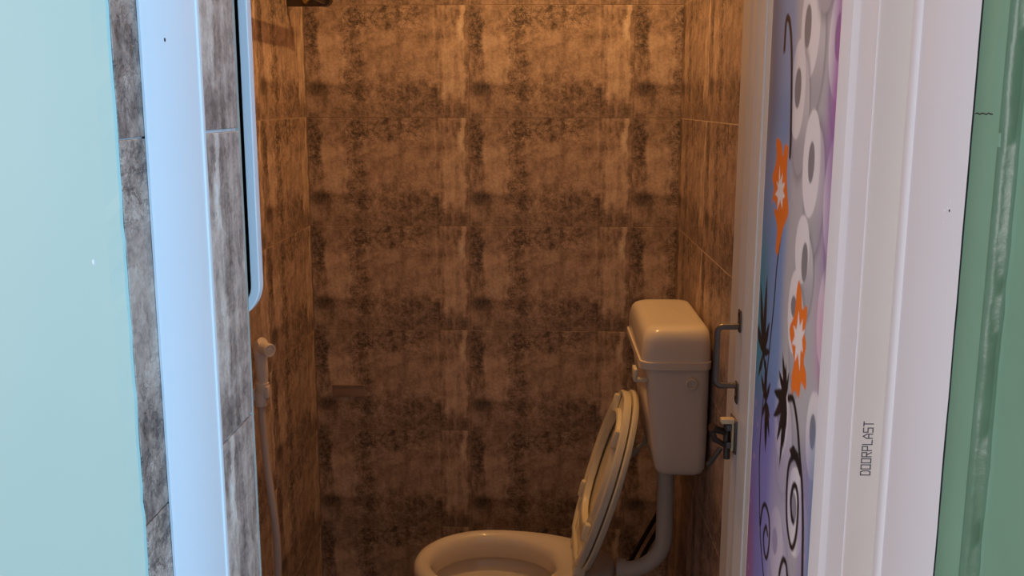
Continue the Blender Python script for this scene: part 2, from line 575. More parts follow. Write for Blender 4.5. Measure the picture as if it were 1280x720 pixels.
def add_text(bm, word, z0, adv, lw, lh, n_base, s_face, st):
    for i, ch in enumerate(word):
        for line in GL[ch]:
            for (ax, ay), (bx, by) in zip(line[:-1], line[1:]):
                a = Vector((n_base + ay * lh, z0 + i * adv + ax * lw))
                b = Vector((n_base + by * lh, z0 + i * adv + bx * lw))
                d = (b - a).normalized()
                p = Vector((-d.y, d.x)) * st / 2
                a = a - d * st / 2
                b = b + d * st / 2
                q = [a + p, b + p, b - p, a - p]
                add_loft(bm, [[(s_face, c.x, c.y) for c in q], [(s_face - .0002, c.x, c.y) for c in q]])


# word DOORPLAST: letter tops point towards the printed face (+n)
LET = dpart('lettering', M_INK, lambda b: add_text(b, 'DOORPLAST', 1.1695, .0065, .0044, .0094, -.0215, .0149, .00095), smooth=False)
LET['label'] = 'grey squared capitals reading upwards'

# door artwork: (s, z) in metres on the panel
ROLLS=[(0.2456, 1.6312, 0.0397, 0.0639, 0.2567, 1.6294, 0.0142, 0.0258),(0.2853, 1.5571, 0.0322, 0.0611, 0.2857, 1.559, 0.0143, 0.0249),(0.1314, 1.6063, 0.0407, 0.0645, 0.1375, 1.61, 0.0137, 0.0257),(0.2122, 1.4718, 0.0353, 0.0637, 0.2125, 1.4736, 0.0129, 0.0245),(0.2302, 1.3692, 0.0302, 0.0422, 0.2172, 1.3558, 0.0132, 0.0241),(0.2497, 1.2889, 0.0281, 0.053, 0.2529, 1.2953, 0.0123, 0.0135),(0.1252, 1.3064, 0.031, 0.0605, 0.114, 1.3088, 0.0111, 0.0291),(0.1228, 1.4388, 0.0358, 0.0675, 0.119, 1.4477, 0.0109, 0.0235),(0.1983, 1.0502, 0.0402, 0.0573, 0.2058, 1.0512, 0.0135, 0.0211),(0.2824, 1.1452, 0.0341, 0.0554, 0.2908, 1.1468, 0.0134, 0.0203),(0.1433, 1.1664, 0.0299, 0.0538, 0.1472, 1.1699, 0.012, 0.0216),(0.2764, 0.9719, 0.0346, 0.0514, 0.2811, 0.9742, 0.0136, 0.0186)]
FLOWERS=[[(0.3508, 1.4042), (0.3739, 1.4145), (0.3855, 1.408), (0.377, 1.4302), (0.3882, 1.4431), (0.3718, 1.4674), (0.3768, 1.4922), (0.365, 1.4958), (0.347, 1.4872), (0.3402, 1.4733), (0.3315, 1.4889), (0.3155, 1.4866), (0.3162, 1.4705), (0.315, 1.4455), (0.3001, 1.4096), (0.3053, 1.3969), (0.3186, 1.3851), (0.3305, 1.3649), (0.3392, 1.3468), (0.3526, 1.3512), (0.3501, 1.3801), (0.3714, 1.402)] , [(0.2477, 1.2419), (0.2617, 1.2558), (0.264, 1.2675), (0.2488, 1.2841), (0.2447, 1.3), (0.2439, 1.314), (0.2366, 1.3312), (0.2236, 1.3189), (0.2166, 1.3008), (0.2098, 1.3013), (0.1975, 1.3077), (0.1946, 1.293), (0.2011, 1.2751), (0.1916, 1.2609), (0.1975, 1.2399), (0.1849, 1.2278), (0.1844, 1.2084), (0.2025, 1.213), (0.2088, 1.1922), (0.2274, 1.1957), (0.2406, 1.1877), (0.2448, 1.209), (0.2378, 1.2293)]]
STARS=[[(0.3544, 1.4632), (0.3461, 1.4421), (0.3362, 1.4531), (0.3373, 1.4387), (0.3221, 1.4419), (0.3317, 1.4309), (0.3185, 1.424), (0.3297, 1.4209), (0.3308, 1.4063), (0.3412, 1.4177), (0.3548, 1.4038), (0.3541, 1.4206), (0.371, 1.4212), (0.3561, 1.4309), (0.3664, 1.4405), (0.3533, 1.4374)] , [(0.2294, 1.2952), (0.2223, 1.2771), (0.2108, 1.2894), (0.2111, 1.2737), (0.1985, 1.2786), (0.2093, 1.2644), (0.203, 1.2503), (0.2133, 1.2496), (0.2113, 1.2224), (0.2226, 1.2433), (0.2343, 1.2302), (0.2347, 1.2502), (0.2526, 1.2478), (0.2405, 1.2609), (0.2502, 1.2727), (0.2351, 1.2701)]]
LEAVES=[[(0.3916, 1.2007), (0.3964, 1.2293), (0.3983, 1.2577), (0.3943, 1.2912), (0.3885, 1.3129), (0.3852, 1.2882), (0.382, 1.2568), (0.383, 1.2288), (0.3859, 1.2006)], [(0.3914, 1.1994), (0.4042, 1.2211), (0.4145, 1.2442), (0.4209, 1.2744), (0.422, 1.2958), (0.4114, 1.2759), (0.399, 1.2506), (0.3916, 1.2266), (0.3861, 1.2019)], [(0.3903, 1.1979), (0.4054, 1.2028), (0.4192, 1.2106), (0.4325, 1.2259), (0.4397, 1.2393), (0.4263, 1.2338), (0.4101, 1.226), (0.3981, 1.2155), (0.3872, 1.2034)], [(0.3909, 1.2022), (0.388, 1.2177), (0.3828, 1.2316), (0.3722, 1.2448), (0.3628, 1.2517), (0.3659, 1.2389), (0.3706, 1.223), (0.3778, 1.2107), (0.3866, 1.1992)], [(0.3876, 1.2017), (0.381, 1.1968), (0.3755, 1.1908), (0.3712, 1.1814), (0.3696, 1.174), (0.375, 1.1786), (0.3817, 1.1848), (0.3861, 1.1918), (0.3899, 1.1996)], [(0.3871, 1.1993), (0.3907, 1.1873), (0.3958, 1.1767), (0.4056, 1.1667), (0.4141, 1.1615), (0.4104, 1.1719), (0.4051, 1.1846), (0.3982, 1.1938), (0.3904, 1.202)], [(0.3892, 1.2026), (0.3814, 1.2086), (0.3731, 1.2126), (0.3624, 1.2132), (0.3548, 1.2116), (0.3615, 1.207), (0.3704, 1.2017), (0.3791, 1.1996), (0.3883, 1.1987)], [(0.3651, 1.139), (0.3723, 1.1528), (0.377, 1.1674), (0.3773, 1.1864), (0.3748, 1.1997), (0.3692, 1.1873), (0.363, 1.1713), (0.3608, 1.1562), (0.3602, 1.1405)], [(0.3639, 1.1378), (0.3745, 1.1422), (0.384, 1.1487), (0.3926, 1.1607), (0.3968, 1.171), (0.3876, 1.1663), (0.3765, 1.1597), (0.3685, 1.1513), (0.3614, 1.1417)], [(0.364, 1.1409), (0.3611, 1.1511), (0.3569, 1.1602), (0.3491, 1.1685), (0.3425, 1.1727), (0.3454, 1.1642), (0.3494, 1.1537), (0.3549, 1.1458), (0.3613, 1.1386)], [(0.3619, 1.1412), (0.3543, 1.1395), (0.3474, 1.1363), (0.3406, 1.1293), (0.3369, 1.1231), (0.3433, 1.1249), (0.3513, 1.1278), (0.3576, 1.1325), (0.3634, 1.1382)], [(0.3615, 1.1385), (0.3649, 1.1292), (0.3695, 1.121), (0.3777, 1.1135), (0.3845, 1.1098), (0.381, 1.1179), (0.3762, 1.1277), (0.3704, 1.1347), (0.3638, 1.1409)], [(0.3599, 1.1403), (0.3529, 1.124), (0.3487, 1.107), (0.3495, 1.0852), (0.3531, 1.0697), (0.3584, 1.0843), (0.3644, 1.1032), (0.3658, 1.121), (0.3654, 1.1391)], [(0.3609, 1.1413), (0.3511, 1.133), (0.3433, 1.1232), (0.3377, 1.1082), (0.336, 1.0963), (0.3438, 1.1039), (0.3534, 1.1141), (0.3595, 1.1256), (0.3645, 1.1381)], [(0.2666, 1.1737), (0.2765, 1.1842), (0.2844, 1.1963), (0.2897, 1.2142), (0.291, 1.2278), (0.2828, 1.2179), (0.2731, 1.2048), (0.2673, 1.1913), (0.2627, 1.1767)], [(0.2664, 1.1747), (0.2714, 1.185), (0.2748, 1.1959), (0.2752, 1.2099), (0.2736, 1.2198), (0.2697, 1.2105), (0.2652, 1.1986), (0.2636, 1.1873), (0.263, 1.1757)], [(0.2661, 1.1757), (0.2664, 1.1859), (0.2653, 1.1954), (0.2611, 1.2057), (0.2567, 1.2119), (0.2568, 1.2033), (0.2574, 1.1924), (0.2599, 1.1834), (0.2633, 1.1747)], [(0.2656, 1.1728), (0.2772, 1.1749), (0.2881, 1.1796), (0.2992, 1.1905), (0.3057, 1.2005), (0.2954, 1.1977), (0.2827, 1.1933), (0.2729, 1.1862), (0.2638, 1.1776)], [(0.2644, 1.1722), (0.2782, 1.165), (0.2927, 1.1608), (0.3112, 1.1624), (0.3241, 1.167), (0.3109, 1.1726), (0.2944, 1.1785), (0.2796, 1.1794), (0.265, 1.1782)], [(0.2634, 1.1726), (0.275, 1.1579), (0.288, 1.1455), (0.307, 1.136), (0.3214, 1.1326), (0.31, 1.1455), (0.2954, 1.1607), (0.2809, 1.1703), (0.2659, 1.1778)], [(0.2626, 1.1736), (0.2675, 1.1538), (0.2745, 1.1353), (0.2876, 1.1162), (0.2989, 1.1049), (0.2937, 1.1227), (0.2864, 1.1445), (0.2772, 1.1613), (0.2667, 1.1768)], [(0.2623, 1.1746), (0.2622, 1.1489), (0.2644, 1.1236), (0.2723, 1.094), (0.2804, 1.0744), (0.2797, 1.0976), (0.2781, 1.1268), (0.2733, 1.1517), (0.2671, 1.1758)], [(0.2623, 1.1751), (0.2587, 1.1577), (0.2575, 1.1403), (0.2612, 1.1196), (0.2664, 1.1056), (0.2689, 1.1211), (0.2712, 1.1408), (0.27, 1.1582), (0.2671, 1.1753)], [(0.2632, 1.1756), (0.2589, 1.1668), (0.256, 1.1574), (0.2556, 1.1453), (0.2569, 1.1366), (0.2603, 1.1445), (0.2642, 1.1548), (0.2657, 1.1646), (0.2661, 1.1748)], [(0.2375, 1.1161), (0.2212, 1.1281), (0.1991, 1.1259), (0.1848, 1.107), (0.1869, 1.1001), (0.2035, 1.112), (0.225, 1.1102)]]
STROKES=[([(0.3593, 1.6082), (0.3588, 1.625), (0.3578, 1.6397), (0.3515, 1.6471), (0.3383, 1.6383), (0.3248, 1.6083), (0.315, 1.5595), (0.307, 1.5007), (0.3058, 1.4761)],0.011),([(0.3232, 1.3886), (0.3408, 1.3338), (0.3467, 1.2792), (0.3569, 1.2221), (0.3653, 1.1752), (0.3674, 1.1406)],0.006),([(0.3739, 1.1728), (0.3805, 1.1134), (0.3828, 1.0542), (0.3717, 0.9993), (0.3563, 0.9465), (0.3282, 0.9005)],0.006),([(0.2536, 1.1775), (0.232, 1.1821), (0.2093, 1.1588), (0.1918, 1.1245), (0.1746, 1.0908), (0.1622, 1.0457), (0.1532, 0.9838)],0.011),([(0.1844, 1.1051), (0.2113, 1.1152), (0.234, 1.0985), (0.2387, 1.0649), (0.2308, 1.0255), (0.211, 1.0026), (0.1968, 1.006), (0.1869, 1.0294), (0.187, 1.0654), (0.1974, 1.0816), (0.2112, 1.0781), (0.2182, 1.0575), (0.2109, 1.0396), (0.2028, 1.0358)],0.01),([(0.3596, 0.9629), (0.3512, 0.9914), (0.3346, 1.0007), (0.3143, 0.9888), (0.3084, 0.9593), (0.3165, 0.9334), (0.3305, 0.9349), (0.3391, 0.9544), (0.329, 0.973), (0.3186, 0.9661)],0.008),([(0.2511, 0.9284), (0.2504, 0.9454), (0.2388, 0.9677), (0.2235, 0.9697), (0.2126, 0.9536)],0.01)]
ROLLS_EXTRA = [(.20 + .06 * math.sin(k * 2.1), .22 + .10 * k, .034, .058, .205 + .06 * math.sin(k * 2.1), .222 + .10 * k, .013, .022) for k in range(7)] + [(.21, 1.74, .036, .06, .212, 1.742, .014, .024), (.28, 1.80, .036, .06, .282, 1.802, .014, .024), (.16, 1.84, .036, .06, .162, 1.842, .014, .024)]

PS0, PS1, PZ0, PZ1 = .1145, .4284, .13, 1.90


def catmull2(pts, n=8):
    return [(p.x, p.y) for p in catmull([Vector((a, b, 0)) for a, b in pts], n)]


def print_colours(s, z):
    """the door print, flat artwork in the panel's own coordinates: paper rolls, blue and violet washes, flowers and scrolls"""
    c = np.zeros((len(s), 3))

    def sm(x, a, b):
        t = np.clip((x - a) / (b - a), 0, 1)
        return t * t * (3 - 2 * t)

    def mixc(col, m):
        nonlocal c
        m = np.clip(m, 0, 1)[:, None]
        c = c * (1 - m) + np.array(col)[None, :] * m
    rs = np.random.RandomState(5)

    def soft(sc, seed):
        r = np.random.RandomState(seed)
        o = np.zeros(len(s))
        for k in range(7):
            a, b, p = r.uniform(-1, 1) * sc, r.uniform(-1, 1) * sc, r.uniform(0, 6.28)
            o += np.sin(a * s + b * z + p)
        return o / 7
    c[:] = (.50, .49, .51)
    mixc((.30, .30, .34), sm(soft(38, 3), .0, .7))
    # rolls of paper
    for (a, b, ra, rb, ha, hb, hra, hrb) in ROLLS + ROLLS_EXTRA:
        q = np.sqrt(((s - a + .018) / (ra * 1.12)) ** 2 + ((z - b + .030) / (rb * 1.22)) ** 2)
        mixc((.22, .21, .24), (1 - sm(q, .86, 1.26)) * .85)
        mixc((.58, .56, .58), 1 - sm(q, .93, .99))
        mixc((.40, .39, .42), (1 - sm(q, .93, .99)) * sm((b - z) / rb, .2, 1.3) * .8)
        q = np.sqrt(((s - a) / ra) ** 2 + ((z - b) / rb) ** 2)
        mixc((.80, .77, .78), 1 - sm(q, .96, 1.0))
        q = np.sqrt(((s - ha) / hra) ** 2 + ((z - hb) / hrb) ** 2)
        mixc((.24, .23, .25), 1 - sm(q, .94, 1.02))
    # blue wash along the free side
    e = s + .020 * soft(30, 8)
    bl = sm(e, .285, .330)
    up_ = sm(z, 1.36, 1.56)
    mixc((.16, .32, .66), bl * .85 * (1 - .25 * up_))
    mixc((.17, .19, .30), sm(e, .345, .420) * .85 * (.35 + .65 * up_))
    mixc((.38, .30, .22), sm(e, .405, .430) * .5 * up_)
    low = 1 - sm(z, 1.08, 1.20)
    mixc((.04, .30, .42), sm(e, .37, .42) * .8 * (1 - sm(z, 1.30, 1.42)) * sm(z, 1.02, 1.12))
    mixc((.30, .22, .66), sm(e, .25, .34) * .65 * low)
    mixc((.42, .12, .32), sm(e, .37, .42) * .75 * (1 - sm(z, .92, 1.06)))
    mixc((.46, .42, .62), (sm(e, .19, .24) - sm(e, .30, .34)) * .55 * low)
    # violet, pink and sea blue along the hinge side
    f = s + .012 * soft(40, 12)
    vio = 1 - sm(f, .120, .190)
    mixc((.30, .12, .40), vio * .85 * sm(z, 1.30, 1.40))
    mixc((.46, .10, .38), (1 - sm(f, .116, .160)) * .85 * sm(z, 1.50, 1.56) * (1 - sm(z, 1.60, 1.66)))
    mixc((.62, .26, .46), vio * .7 * sm(z, 1.20, 1.26) * (1 - sm(z, 1.30, 1.36)))
    mixc((.06, .25, .46), vio * .9 * (1 - sm(z, 1.10, 1.22)))
    mixc((.40, .28, .52), (sm(f, .125, .150) - sm(f, .170, .195)) * .5 * (1 - sm(z, 1.08, 1.20)))
    # glints of colour
    for k in range(60):
        a, b, r = rs.choice([rs.uniform(.36, .43), rs.uniform(.115, .16)]), rs.uniform(.4, 1.22), rs.uniform(.002, .006)
        col = [(.55, .35, .62), (.20, .55, .62), (.62, .45, .30), (.70, .55, .70)][rs.randint(4)]
        q = np.hypot(s - a, z - b) / r
        mixc(col, (1 - sm(q, .5, 1.2)) * .6)

    def inside(poly):
        r = np.zeros(len(s), bool)
        xs = [p[0] for p in poly]
        zz = [p[1] for p in poly]
        idx = np.nonzero((s > min(xs)) & (s < max(xs)) & (z > min(zz)) & (z < max(zz)))[0]
        px, pz = s[idx], z[idx]
        m = np.zeros(len(idx), bool)
        for (x0, y0), (x1, y1) in zip(poly, poly[1:] + poly[:1]):
            if y0 == y1:
                continue
            m ^= ((y0 > pz) != (y1 > pz)) & (px < (x1 - x0) * (pz - y0) / (y1 - y0) + x0)
        r[idx] = m
        return r
    for pl, w in STROKES:
        pts = catmull2(pl, 6)
        best = np.full(len(s), 9.0)
        for (x0, y0), (x1, y1) in zip(pts[:-1], pts[1:]):
            idx = np.nonzero((s > min(x0, x1) - .012) & (s < max(x0, x1) + .012) & (z > min(y0, y1) - .012) & (z < max(y0, y1) + .012))[0]
            d = np.array((x1 - x0, y1 - y0))
            L = max(d @ d, 1e-12)
            t = np.clip(((s[idx] - x0) * d[0] + (z[idx] - y0) * d[1]) / L, 0, 1)
            best[idx] = np.minimum(best[idx], np.hypot(s[idx] - x0 - t * d[0], z[idx] - y0 - t * d[1]))
        mixc((.018, .014, .016), 1 - sm(best, w * .32, w * .55))
    for pl in LEAVES:
        mixc((.014, .012, .014), inside(pl).astype(float))
    for pl in FLOWERS:
        mixc((.86, .20, .025), inside(catmull2(pl + pl[:1], 4)).astype(float))
    for pl in STARS:
        mixc((.86, .80, .78), inside(pl).astype(float))
    return c


def print_panel():
    nx, nz = 150, 760
    xs = np.linspace(PS0, PS1, nx + 1)
    zs_ = np.linspace(PZ0, PZ1, nz + 1)
    gx, gz = np.meshgrid(xs, zs_)
    co = np.stack([gx.ravel(), np.full(gx.size, -.0015), gz.ravel()], 1)
    acc = np.zeros((gx.size, 3))
    hx, hz = (xs[1] - xs[0]) / 4, (zs_[1] - zs_[0]) / 4
    for ox in (-hx, hx):
        for oz in (-hz, hz):
            acc += print_colours(gx.ravel() + ox, gz.ravel() + oz) / 4
    i = np.arange(nx)[None, :] + (np.arange(nz) * (nx + 1))[:, None]
    f = np.stack([i, i + nx + 1, i + nx + 2, i + 1], -1).reshape(-1, 4)
    me = bpy.data.meshes.new('printed_panel')
    me.vertices.add(len(co))
    me.vertices.foreach_set('co', co.ravel())
    me.loops.add(f.size)
    me.loops.foreach_set('vertex_index', f.ravel().astype(np.int32))
    me.polygons.add(len(f))
    me.polygons.foreach_set('loop_start', np.arange(0, f.size, 4, dtype=np.int32))
    me.update(calc_edges=True)
    me.validate()
    at = me.color_attributes.new('print', 'FLOAT_COLOR', 'POINT')
    rgba = np.ones((len(co), 4), np.float32)
    rgba[:, :3] = acc
    at.data.foreach_set('color', rgba.ravel())
    N = NT('printed_door_film')
    a = N.n('ShaderNodeAttribute', attribute_name='print')
    N.l(a.outputs['Color'], N.b.inputs['Base Color'])
    N.b.inputs['Roughness'].default_value = .35
    N.b.inputs['Specular IOR Level'].default_value = .3
    o = link('printed_panel', me, N.m, door)
    o['label'] = 'print of paper rolls, orange flowers, black scrolls'
    return o


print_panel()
dpart('panel_back', M_PVC, lambda b: add_box(b, .1145, .4284, -.030, -.004, .13, 1.90))


# pull handle and slide bolt on the free stile
def handle(bm):
    pts = [(.533, .001, 1.206), (.533, .025, 1.206)] + [(.533, .025 + .009 * math.sin(a), 1.206 - .009 * (1 - math.cos(a))) for a in (math.pi / 8, math.pi / 4, 3 * math.pi / 8, math.pi / 2)]
    pts += [(.533, .034 - .009 * (1 - math.cos(a)), 1.122 - .009 * math.sin(a)) for a in (0, math.pi / 8, math.pi / 4, 3 * math.pi / 8, math.pi / 2)] + [(.533, .001, 1.113)]
    add_tube(bm, pts, .0048, 12)


PH = dpart('pull_handle', M_STEEL, handle)
PH['label'] = 'slim steel bow handle'
for zc_ in (1.215, 1.102):
    pl = dpart('handle_plate', M_STEEL, lambda b: add_box(b, .524, .542, .0, .0025, zc_ - .017, zc_ + .017, .002), parent=PH)
    dpart('screw', M_DARKMETAL, lambda b: add_tube(b, [(.533, .0022, zc_ + (.010 if zc_ > 1.2 else -.008)), (.533, .0036, zc_ + (.010 if zc_ > 1.2 else -.008))], .003, 10), parent=PH)
BH = dpart('slide_bolt', M_STEEL, lambda b: (add_box(b, .520, .560, 0, .003, 1.005, 1.060, .001), add_box(b, .530, .552, .003, .014, 1.012, 1.022, .001), add_box(b, .530, .552, .003, .014, 1.040, 1.050, .001)))
BH['label'] = 'small metal slide bolt'
dpart('bolt_cover', M_CREAM, lambda b: (add_box(b, .524, .540, .003, .024, 1.053, 1.061, .002), add_box(b, .528, .533, .003, .006, 1.008, 1.056, .001)), parent=BH)
dpart('bolt_bar', M_DARKMETAL, lambda b: (add_tube(b, [(.541, .010, .992), (.541, .012, 1.052)], .0055, 12), add_tube(b, [(.541, .012, 1.034), (.536, .030, 1.042), (.532, .037, 1.047)], [.005, .006, .0075], 12),
                                       add_tube(b, [(.541, .014, 1.014), (.539, .030, 1.024), (.538, .036, 1.040)], [.004, .005, .004], 10),
                                       add_tube(b, [(.540, .020, 1.010), (.538, .032, .992), (.537, .040, .982)], [.004, .0045, .004], 10)), parent=BH)

# ------------------------------------------------------------------ toilet
TY = 2.31
toilet = empty('toilet', (-.06, TY, 0), 'cream ceramic toilet bowl with its seat and lid raised, beside the back wall', 'toilet')
NA = 72


def egg(cx, cy, af, ar, b, z):
    out = []
    for k in range(NA):
        t = 2 * math.pi * k / NA
        a = ar if math.cos(t) > 0 else af
        out.append((cx + a * math.cos(t), cy + b * math.sin(t), z))
    return out


def bowl(bm):
    c = -.12
    R_ = [egg(-.02, TY, .16, .19, .105, 0), egg(-.02, TY, .16, .19, .105, .02), egg(-.03, TY, .145, .19, .092, .06), egg(-.05, TY, .15, .21, .095, .16),
          egg(-.08, TY, .175, .25, .125, .25), egg(-.11, TY, .188, .295, .165, .33), egg(c, TY, .194, .308, .178, .375), egg(c, TY, .195, .31, .180, .398),
          egg(c, TY, .1925, .308, .178, .411), egg(c, TY, .186, .302, .172, .4185), egg(c, TY, .178, .29, .164, .4215), egg(c, TY, .168, .24, .154, .4215),
          egg(c, TY, .158, .182, .144, .417), egg(c, TY, .151, .165, .137, .407), egg(c, TY, .148, .160, .134, .392), egg(c, TY, .148, .160, .134, .366), egg(c, TY, .150, .162, .136, .358),
          egg(c, TY, .172, .182, .156, .358), egg(c, TY, .173, .183, .157, .345), egg(c, TY, .160, .170, .144, .326), egg(c, TY, .125, .130, .112, .295), egg(c, TY, .085, .09, .078, .265), egg(c + .02, TY, .06, .07, .055, .20)]
    add_loft(bm, R_)


local(tb('bowl', M_CERAMIC, toilet, bowl, angle=50), toilet).location = Vector((0, 0, 0)) - Vector(toilet.location)
tb('water', plain('water', (.35, .32, .27), .03, var=.02), toilet, lambda b: add_loft(b, [egg(-.11, TY, .068, .075, .062, .232), egg(-.11, TY, .068, .075, .062, .233)]))

# raised seat and lid: a = distance from the hinge, b = across, c = out of the underside (towards the bowl)
SH = Vector((.095, TY, .437))
TILT = math.radians(16.6)
SA = Vector((math.sin(TILT), 0, math.cos(TILT)))
SC = Vector((-math.cos(TILT), 0, math.sin(TILT)))


def sp(a, b, c):
    return SH + SA * a + Vector((0, b, 0)) + SC * c


def seat_outline(af, ar, w, ca, cut):
    out = []
    for k in range(NA):
        t = 2 * math.pi * k / NA
        r = af if math.cos(t) > 0 else ar
        sn = math.sin(t)
        q = abs(sn) ** (.62 if math.cos(t) < 0 else .95) * (1 if sn >= 0 else -1)
        out.append((max(ca + r * math.cos(t), cut), w * q))
    return out


OUT = seat_outline(.205, .235, .178, .225, .012)
INN = seat_outline(.142, .128, .112, .228, .0)


def mixring(f, c, inset=0.0):
    return [sp(o[0] * (1 - f) + i[0] * f, o[1] * (1 - f) + i[1] * f, c) for o, i in zip(OUT, INN)]


def seat_ring(bm):
    prof = [(0, .000), (-.01, .006), (0, .014), (.06, .0175), (.14, .0165), (.20, .0100), (.74, .0100), (.80, .0180), (.90, .0200), (.97, .0175), (1.0, .012), (1.0, .003), (.95, 0), (.5, -.002)]
    rings = [mixring(f, c) for f, c in prof]
    rings.append(rings[0])
    add_loft(bm, rings, False, False)


def seat_lid(bm):
    o = seat_outline(.212, .238, .184, .225, .004)
    rings = []
    for k, c in ((.985, -.004), (1.0, -.007), (1.0, -.014), (.985, -.018), (.90, -.021), (.6, -.025), (.25, -.027)):
        rings.append([sp(.215 + (a - .215) * k, b * k, c) for a, b in o])
    add_loft(bm, rings)


def obox(bm, a0, a1, b0, b1, c0, c1, bev=.003):
    n0 = set(bm.verts)
    add_box(bm, a0, a1, b0, b1, c0, c1, bev)
    for v in bm.verts:
        if v not in n0:
            v.co = sp(v.co.x, v.co.y, v.co.z)


seat = tb('seat', M_SEAT, toilet, seat_ring, angle=40)


def sub(o, par, root):
    """make a mesh, already in root-local space, a sub-part of par"""
    o.parent = par
    o.location = (0, 0, 0)
    return o


for (a, b) in ((.385, .062), (.345, -.105), (.120, .128), (.110, -.118)):
    bm = bmesh.new(); obox(bm, a - .022, a + .022, b - .010, b + .010, .010, .027, .005)
    o = build('bumper', bm, M_SEAT); o.parent = seat
lid = tb('seat_lid', M_SEAT, toilet, seat_lid, angle=40)
for b in (-.075, .075):
    tb('hinge', M_SEAT, toilet, lambda bm: obox(bm, -.016, .055, b - .020, b + .020, -.018, .012, .005))

# ------------------------------------------------------------------ cistern
CY0, CY1 = 2.100, 2.455
cis = empty('cistern', (.30, 2.28, .72), 'white plastic toilet cistern with a domed cover hung on the right wall', 'cistern')


def cbody(bm):
    rings = []
    for z, xf, yi, xb, r in ((.7190, .285, .030, .350, .014), (.7200, .272, .018, .358, .020), (.7260, .262, .007, .366, .024), (.738, .257, .002, .370, .024), (.78, .250, .0, .3715, .024), (.90, .236, 0, .3715, .024), (.973, .231, 0, .3715, .024)):
        rings.append(rrect(xf, xb, CY0 + yi, CY1 - yi, z, r, 6))
    add_loft(bm, rings)


def clid(bm):
    rings = []
    for z, d, r in ((.9690, .002, .026), (.9700, 0, .028), (.9860, 0, .028), (.9875, .004, .026), (1.008, .0045, .026), (1.032, .007, .027), (1.045, .0105, .028), (1.0535, .0165, .030), (1.0585, .025, .032), (1.0605, .036, .030), (1.0615, .055, .02)):
        rings.append(rrect(.2165 + d, .3745 - d * .45, CY0 - .010 + d * 1.0, CY1 + .010 - d, z, min(r, .5 * (.158 - 1.45 * d) - .001), 6))
    add_loft(bm, rings)


tb('cistern_body', M_CISTERN, cis, cbody, angle=50)
tb('cistern_cover', M_CISTERN, cis, clid, angle=50)
tb('cover_notch', M_CISTERN, cis, lambda b: add_tube(b, [(.302, CY0 - .004, .9690), (.302, CY0 + .002, .9690)], .009, 20))


def ring_plug(bm):
    rings = []
    cx, cz = .3290, .9385
    for r, y in ((.0135, .002), (.0135, -.008), (.0120, -.010), (.0095, -.010), (.0085, -.008), (.0085, -.002)):
        rings.append([(cx + r * math.cos(2 * math.pi * k / 24), CY0 + y, cz + r * math.sin(2 * math.pi * k / 24)) for k in range(24)])
    add_loft(bm, rings)


tb('inlet_plug', M_CISTERN, cis, ring_plug)
tb('flush_lever', M_SEAT, cis, lambda b: (add_box(b, .206, .236, 2.108, 2.124, .938, .946, .002), add_box(b, .204, .213, 2.108, 2.150, .938, .967, .003)))
tb('water_inlet', M_SEAT, cis, lambda b: (add_tube(b, [(.275, 2.40, .725), (.262, 2.40, .695), (.240, 2.40, .674)], [.006, .006, .006], 14), add_tube(b, [(.247, 2.40, .679), (.226, 2.40, .662), (.218, 2.40, .655)], [.0085, .010, .009], 16)))

# flush pipe from the cistern down into the back of the bowl
fp = empty('flush_pipe', (.305, 2.28, .40), 'grey white flush pipe bending from the cistern to the bowl', 'pipe')
path = [(.305, 2.28, .7180), (.305, 2.28, .60), (.305, 2.28, .50)] + [(.305 - .09 * (1 - math.cos(a)), 2.28, .50 - .09 * math.sin(a)) for a in [math.pi / 2 * k / 10 for k in range(1, 11)]] + [(.193, 2.284, .409)]
tb('pipe', M_PIPE, fp, lambda b: add_tube(b, path, .0205, 24))
tb('pipe_collar', M_PIPE, fp, lambda b: add_tube(b, [(.215, 2.284, .4095), (.193, 2.285, .4088)], [.025, .027], 24))

# black hose looping behind the flush pipe
bm = bmesh.new()
hp = catmull([(.352, 2.66, .46), (.341, 2.67, .40), (.316, 2.69, .335), (.284, 2.70, .265), (.250, 2.70, .19), (.213, 2.69, .10), (.200, 2.655, .03), (.222, 2.655, .03), (.236, 2.68, .10), (.273, 2.69, .19), (.307, 2.69, .265), (.339, 2.68, .335), (.362, 2.66, .40)], 8)
add_tube(bm, hp, .0065, 10)
tag(build('water_hose', bm, M_BLACK), 'thin black hose doubled up in the dark corner behind the flush pipe', 'hose')

# ------------------------------------------------------------------ hand sprayer on the left wall
SX, SY = -.602, 2.05
hs = empty('hand_sprayer', (SX, SY, .93), 'pale plastic hand sprayer with a hose hanging by the left tiled reveal', 'sprayer')


def spray_body(bm):
    add_tube(bm, [(SX + .002, SY, .944), (SX + .002, SY, .96), (SX, SY, 1.00), (SX - .001, SY, 1.018), (SX + .001, SY - .001, 1.030), (SX + .008, SY - .006, 1.036)], [.0105, .0125, .0138, .0142, .0140, .0125], 20)


tb('sprayer_body', M_SPRAY, hs, spray_body, angle=60)
hd = Vector((.78, -.60, -.12)).normalized()
h0 = Vector((SX - .006, SY + .004, 1.0265))
tb('sprayer_head', M_SPRAY, hs, lambda b: add_tube(b, [h0, h0 + hd * .004, h0 + hd * .034], [.008, .0135, .0145], 24), angle=50)


def nozzle(bm):
    ref = Vector((0, 0, 1)); sx = hd.cross(ref).normalized(); sy = sx.cross(hd)
    rings = []
    for r, d in ((.0148, .0345), (.0150, .040), (.0140, .0425), (.0105, .0425), (.0098, .0412), (.007, .0412), (.0062, .0424), (.003, .0424)):
        rings.append([h0 + hd * d + sx * (r * math.cos(2 * math.pi * k / 28)) + sy * (r * math.sin(2 * math.pi * k / 28)) for k in range(28)])
    add_loft(bm, rings)


